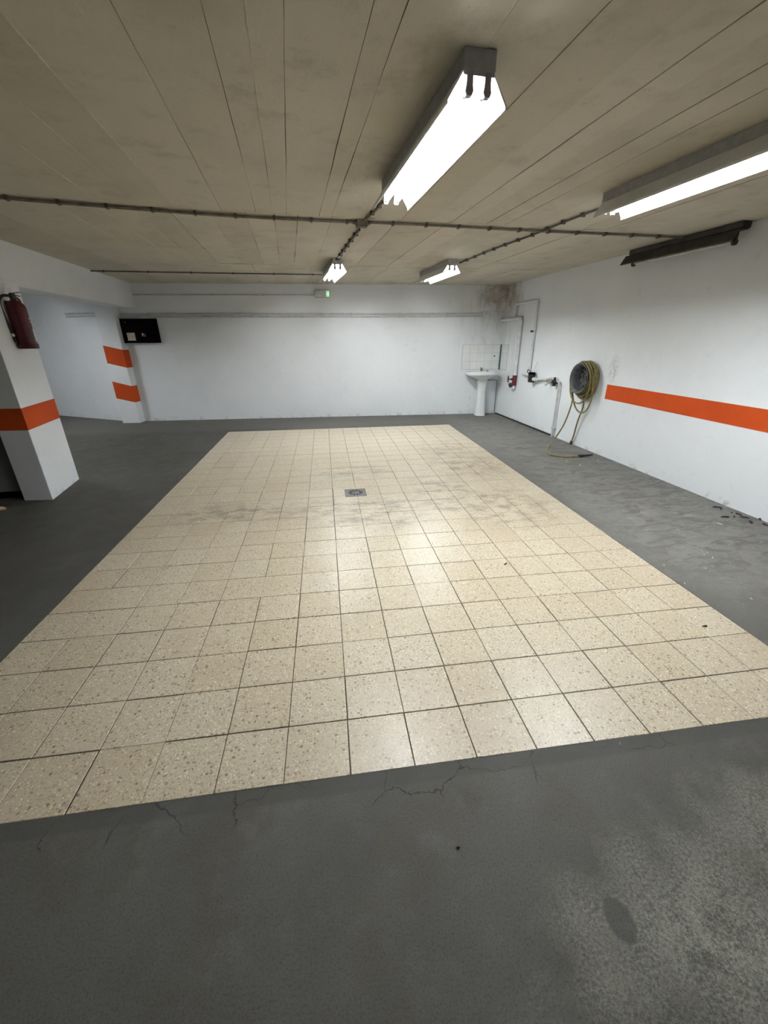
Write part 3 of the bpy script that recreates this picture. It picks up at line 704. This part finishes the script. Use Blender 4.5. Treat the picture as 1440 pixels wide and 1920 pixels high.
tail = [RW(WS - .19, .165, WZ - .02), at_n(1070, 732, .165), at_n(1073, 750, .17), at_n(1066, 775, .18), at_n(1055, 800, .20), at_n(1041, 821, .26), on_z(1030, 836, .035), fl(1025.5, 845), fl(1030, 851.5), fl(1042, 854.5), fl(1062, 856.5), fl(1086, 856)]
bm = mk(); tube(bm, spline(tail, 8), HR, 8); child(obj('trailing_end', bm, 'hose', None, True), root)
p0, p1, p2 = fl(1085, 856), fl(1093, 855), on_z(1111, 852.5, .016)
bm = mk(); tube(bm, [p0 + Vector((0, 0, .008)), p1 + Vector((0, 0, .008))], .019, 12); nz = child(obj('nozzle', bm, 'black', None, True), root)
bm = mk(); tube(bm, [p1 + Vector((0, 0, .006)), p2], [.014, .009], 10); o = obj('nozzle_tip', bm, 'black', None, True); o.parent = nz; o.matrix_parent_inverse = root.matrix_world.inverted()
tail2 = [RW(WS + .03, .09, .74), at_n(1094, 760, .075), at_n(1083, 790, .05), at_n(1076, 815, .035), on_z(1070.5, 831, .012)]
bm = mk(); tube(bm, spline(tail2, 6), HR, 8); child(obj('supply_end', bm, 'hose', None, True), root)
e = on_z(1070.5, 831.5, .012); bm = mk(); tube(bm, [e + Vector((.006, .01, .03)), e + Vector((-.01, -.01, -.004))], .021, 10); child(obj('end_coupling', bm, 'black', None, True), root)

# ------------------------------------------------------------------ fire extinguisher on the near pillar
EX = Vector((-1.872, 3.70, 1.455))
root = thing('fire_extinguisher', 'dark red fire extinguisher hung on the near white pillar', 'fire extinguisher', tuple(EX), -.14)
bm = mk(); lathe(bm, [(.070, .0), (.078, .008), (.080, .03), (.076, .034), (.076, .355), (.070, .385), (.050, .410), (.026, .424), (.024, .44)], 28); obj('cylinder', bm, 'red', root, True)
bm = mk(); lathe(bm, [(.0805, .002), (.083, .006), (.083, .045), (.0805, .048)], 28); obj('base_ring', bm, 'red', root, True)
bm = mk(); lathe(bm, [(.023, .438), (.026, .442), (.026, .472), (.018, .485)], 16); vb = obj('valve_head', bm, 'black', root, True)
for z0, z1, l in ((.478, .498, .10), (.470, .462, .085)):
    bm = mk(); hexa(bm, [(-.009, -.02, z0 - .004), (.009, -.02, z0 - .004), (.009, l, z1 - .003), (-.009, l, z1 - .003)], [(-.009, -.02, z0 + .004), (.009, -.02, z0 + .004), (.009, l, z1 + .003), (-.009, l, z1 + .003)]); obj('handle', bm, 'black', root)
bm = mk(); tube(bm, [(0, -.01 + .014 * math.cos(t * math.pi / 6), .512 + .014 * math.sin(t * math.pi / 6)) for t in range(12)], .0025, 6, closed=True); obj('safety_pin', bm, 'cap', root, True)
bm = mk(); tube(bm, spline([(-.01, -.015, .46), (-.045, -.06, .455), (-.06, -.095, .40), (-.06, -.095, .30), (-.05, -.088, .18), (-.045, -.08, .10), (-.04, -.075, .06)], 8), .012, 10); obj('discharge_hose', bm, 'black', root, True)
bm = mk(); tube(bm, [(-.047, -.083, .135), (-.046, -.081, .11)], .0145, 10); obj('hose_clip', bm, 'whitel', root, True)
def patchl(name, a0, a1, z0, z1, mat, r=.0765):
    bm = mk(); n = 10; R = [[(q * math.cos(a0 + (a1 - a0) * i / n), q * math.sin(a0 + (a1 - a0) * i / n), z) for i in range(n + 1)] for q, z in ((r, z0), (r, z1))]
    a = [bm.verts.new(p) for p in R[0]]; b = [bm.verts.new(p) for p in R[1]]
    for i in range(n): bm.faces.new((a[i], a[i + 1], b[i + 1], b[i]))
    obj(name, bm, mat, root)
patchl('white_label', .25, 1.6, .065, .175, 'whitel'); patchl('printed_line', .1, 1.2, .235, .242, 'silver'); patchl('printed_line', .15, 1.2, .258, .275, 'silver')
mbox('wall_bracket', (-.125, -.02, .30), (-.07, .02, .42), 'black', root, .003)
bm = mk(); tube(bm, spline([(0, .02, .455), (.0, .06, .435), (.0, .078, .40)], 6), .009, 8); obj('hose_stub', bm, 'black', root, True)

# ------------------------------------------------------------------ floor drain
root = thing('floor_drain', 'square slotted steel drain grate set in the tiled floor', 'drain', ((DX0 + DX1) / 2, (DY0 + DY1) / 2, -.001))
cu, circ = disc_shape(); cu.extrude = .0022; hx, hy = (DX1 - DX0) / 2 - .001, (DY1 - DY0) / 2 - .001
s_ = cu.splines.new('POLY'); s_.points.add(3); s_.use_cyclic_u = True
for i, (a, b) in enumerate(((-hx, -hy), (hx, -hy), (hx, hy), (-hx, hy))): s_.points[i].co = (a, b, 0, 1)
for i in range(12): t = 2 * math.pi * (i + .5) / 12; circ(.060 * math.cos(t), .060 * math.sin(t), .021, .0085, 14, t)
for i in range(6): t = 2 * math.pi * (i + .5) / 6; circ(.022 * math.cos(t), .022 * math.sin(t), .006, .003, 10, t)
obj('grate', curve_mesh(cu), 'steel', root)
bm = mk(); box(bm, (-hx, -hy, -.117), (hx, hy, -.112)); obj('pit', bm, 'pit', root)

# ------------------------------------------------------------------ scraps on the floor
def flake(x, y, size, mat, label, cat, group=None, lift=.006, seed=0):
    rn = random.Random(seed); p = on_z(x, y, 0); a = rn.uniform(0, 3.1); n = 9; bm = mk(); R = []
    rad = [rn.uniform(.35, 1.) for _ in range(n)]
    for f, z in ((.85, .0), (1., lift * .5), (.55, lift)):
        R.append([(f * size * rad[i] * math.cos(2 * math.pi * i / n) * 1.0, f * size * .30 * rad[i] * math.sin(2 * math.pi * i / n), z + (rn.uniform(0, .003) if z else 0)) for i in range(n)])
    loft(bm, R); o = obj(label.split()[2] if False else ('dirt_flake' if mat == 'mud' else 'paper_scrap'), bm, mat); o.location = p; o.rotation_euler = (0, 0, a); return tag(o, label, cat, group)
G = 'dark dirt flakes along the foot of the right wall'
ORD = ['first', 'second', 'third', 'fourth', 'fifth', 'sixth', 'seventh', 'eighth', 'ninth', 'tenth']
for i, (x, y, s) in enumerate(((1345, 952, .05), (1352, 955, .03), (1360, 970, .045), (1372, 962, .025), (1376, 969, .03), (1385, 965, .035), (1396, 971, .05), (1408, 980, .055), (1425, 974, .05), (1433, 984, .04))):
    flake(x, y, s, 'mud', ORD[i] + ' dark dirt flake from the left at the foot of the right wall', 'debris', G, .012, i)
flake(948, 1058, .024, 'mud', 'small black scrap lying on the cream tiles right of centre', 'debris', None, .008, 21)
flake(858, 1590, .011, 'mud', 'tiny black scrap on the dark foreground concrete', 'debris', None, .005, 22)
flake(1322, 1175, .018, 'mud', 'small dark clod at the right edge of the tiles', 'debris', None, .008, 23)
flake(1350, 983, .03, 'chalk', 'white scrap on the grey floor near the right wall', 'debris', None, .006, 24)
flake(1162, 1410 - 15, .006, 'chalk', 'tiny white crumb on concrete just in front of the tiles', 'debris', None, .004, 25)
GW = 'pale crumbs on the grey floor right of the tiles'
for i, (x, y, s) in enumerate(((1062, 863, .02), (1088, 872, .025), (1121, 864, .015), (1245, 1060, .01), (1284, 1095, .012), (1320, 1040, .012), (1323, 1066, .012), (1336, 1046, .014), (1408, 1123, .014))):
    flake(x, y, s, 'chalk', ORD[i] + ' pale crumb from the left on the grey floor right of the tiles', 'debris', GW, .004, 40 + i)
bm = mk(); lathe(bm, [(.01, .0), (.045, .006), (.05, .022), (.035, .036), (.01, .04)], 16); o = obj('tan_pebble', bm, 'tan', None, True); o.location = on_z(-3, 957, 0); o.scale = (1.5, .8, .8); tag(o, 'tan rounded pebble on the floor at the left edge', 'debris')
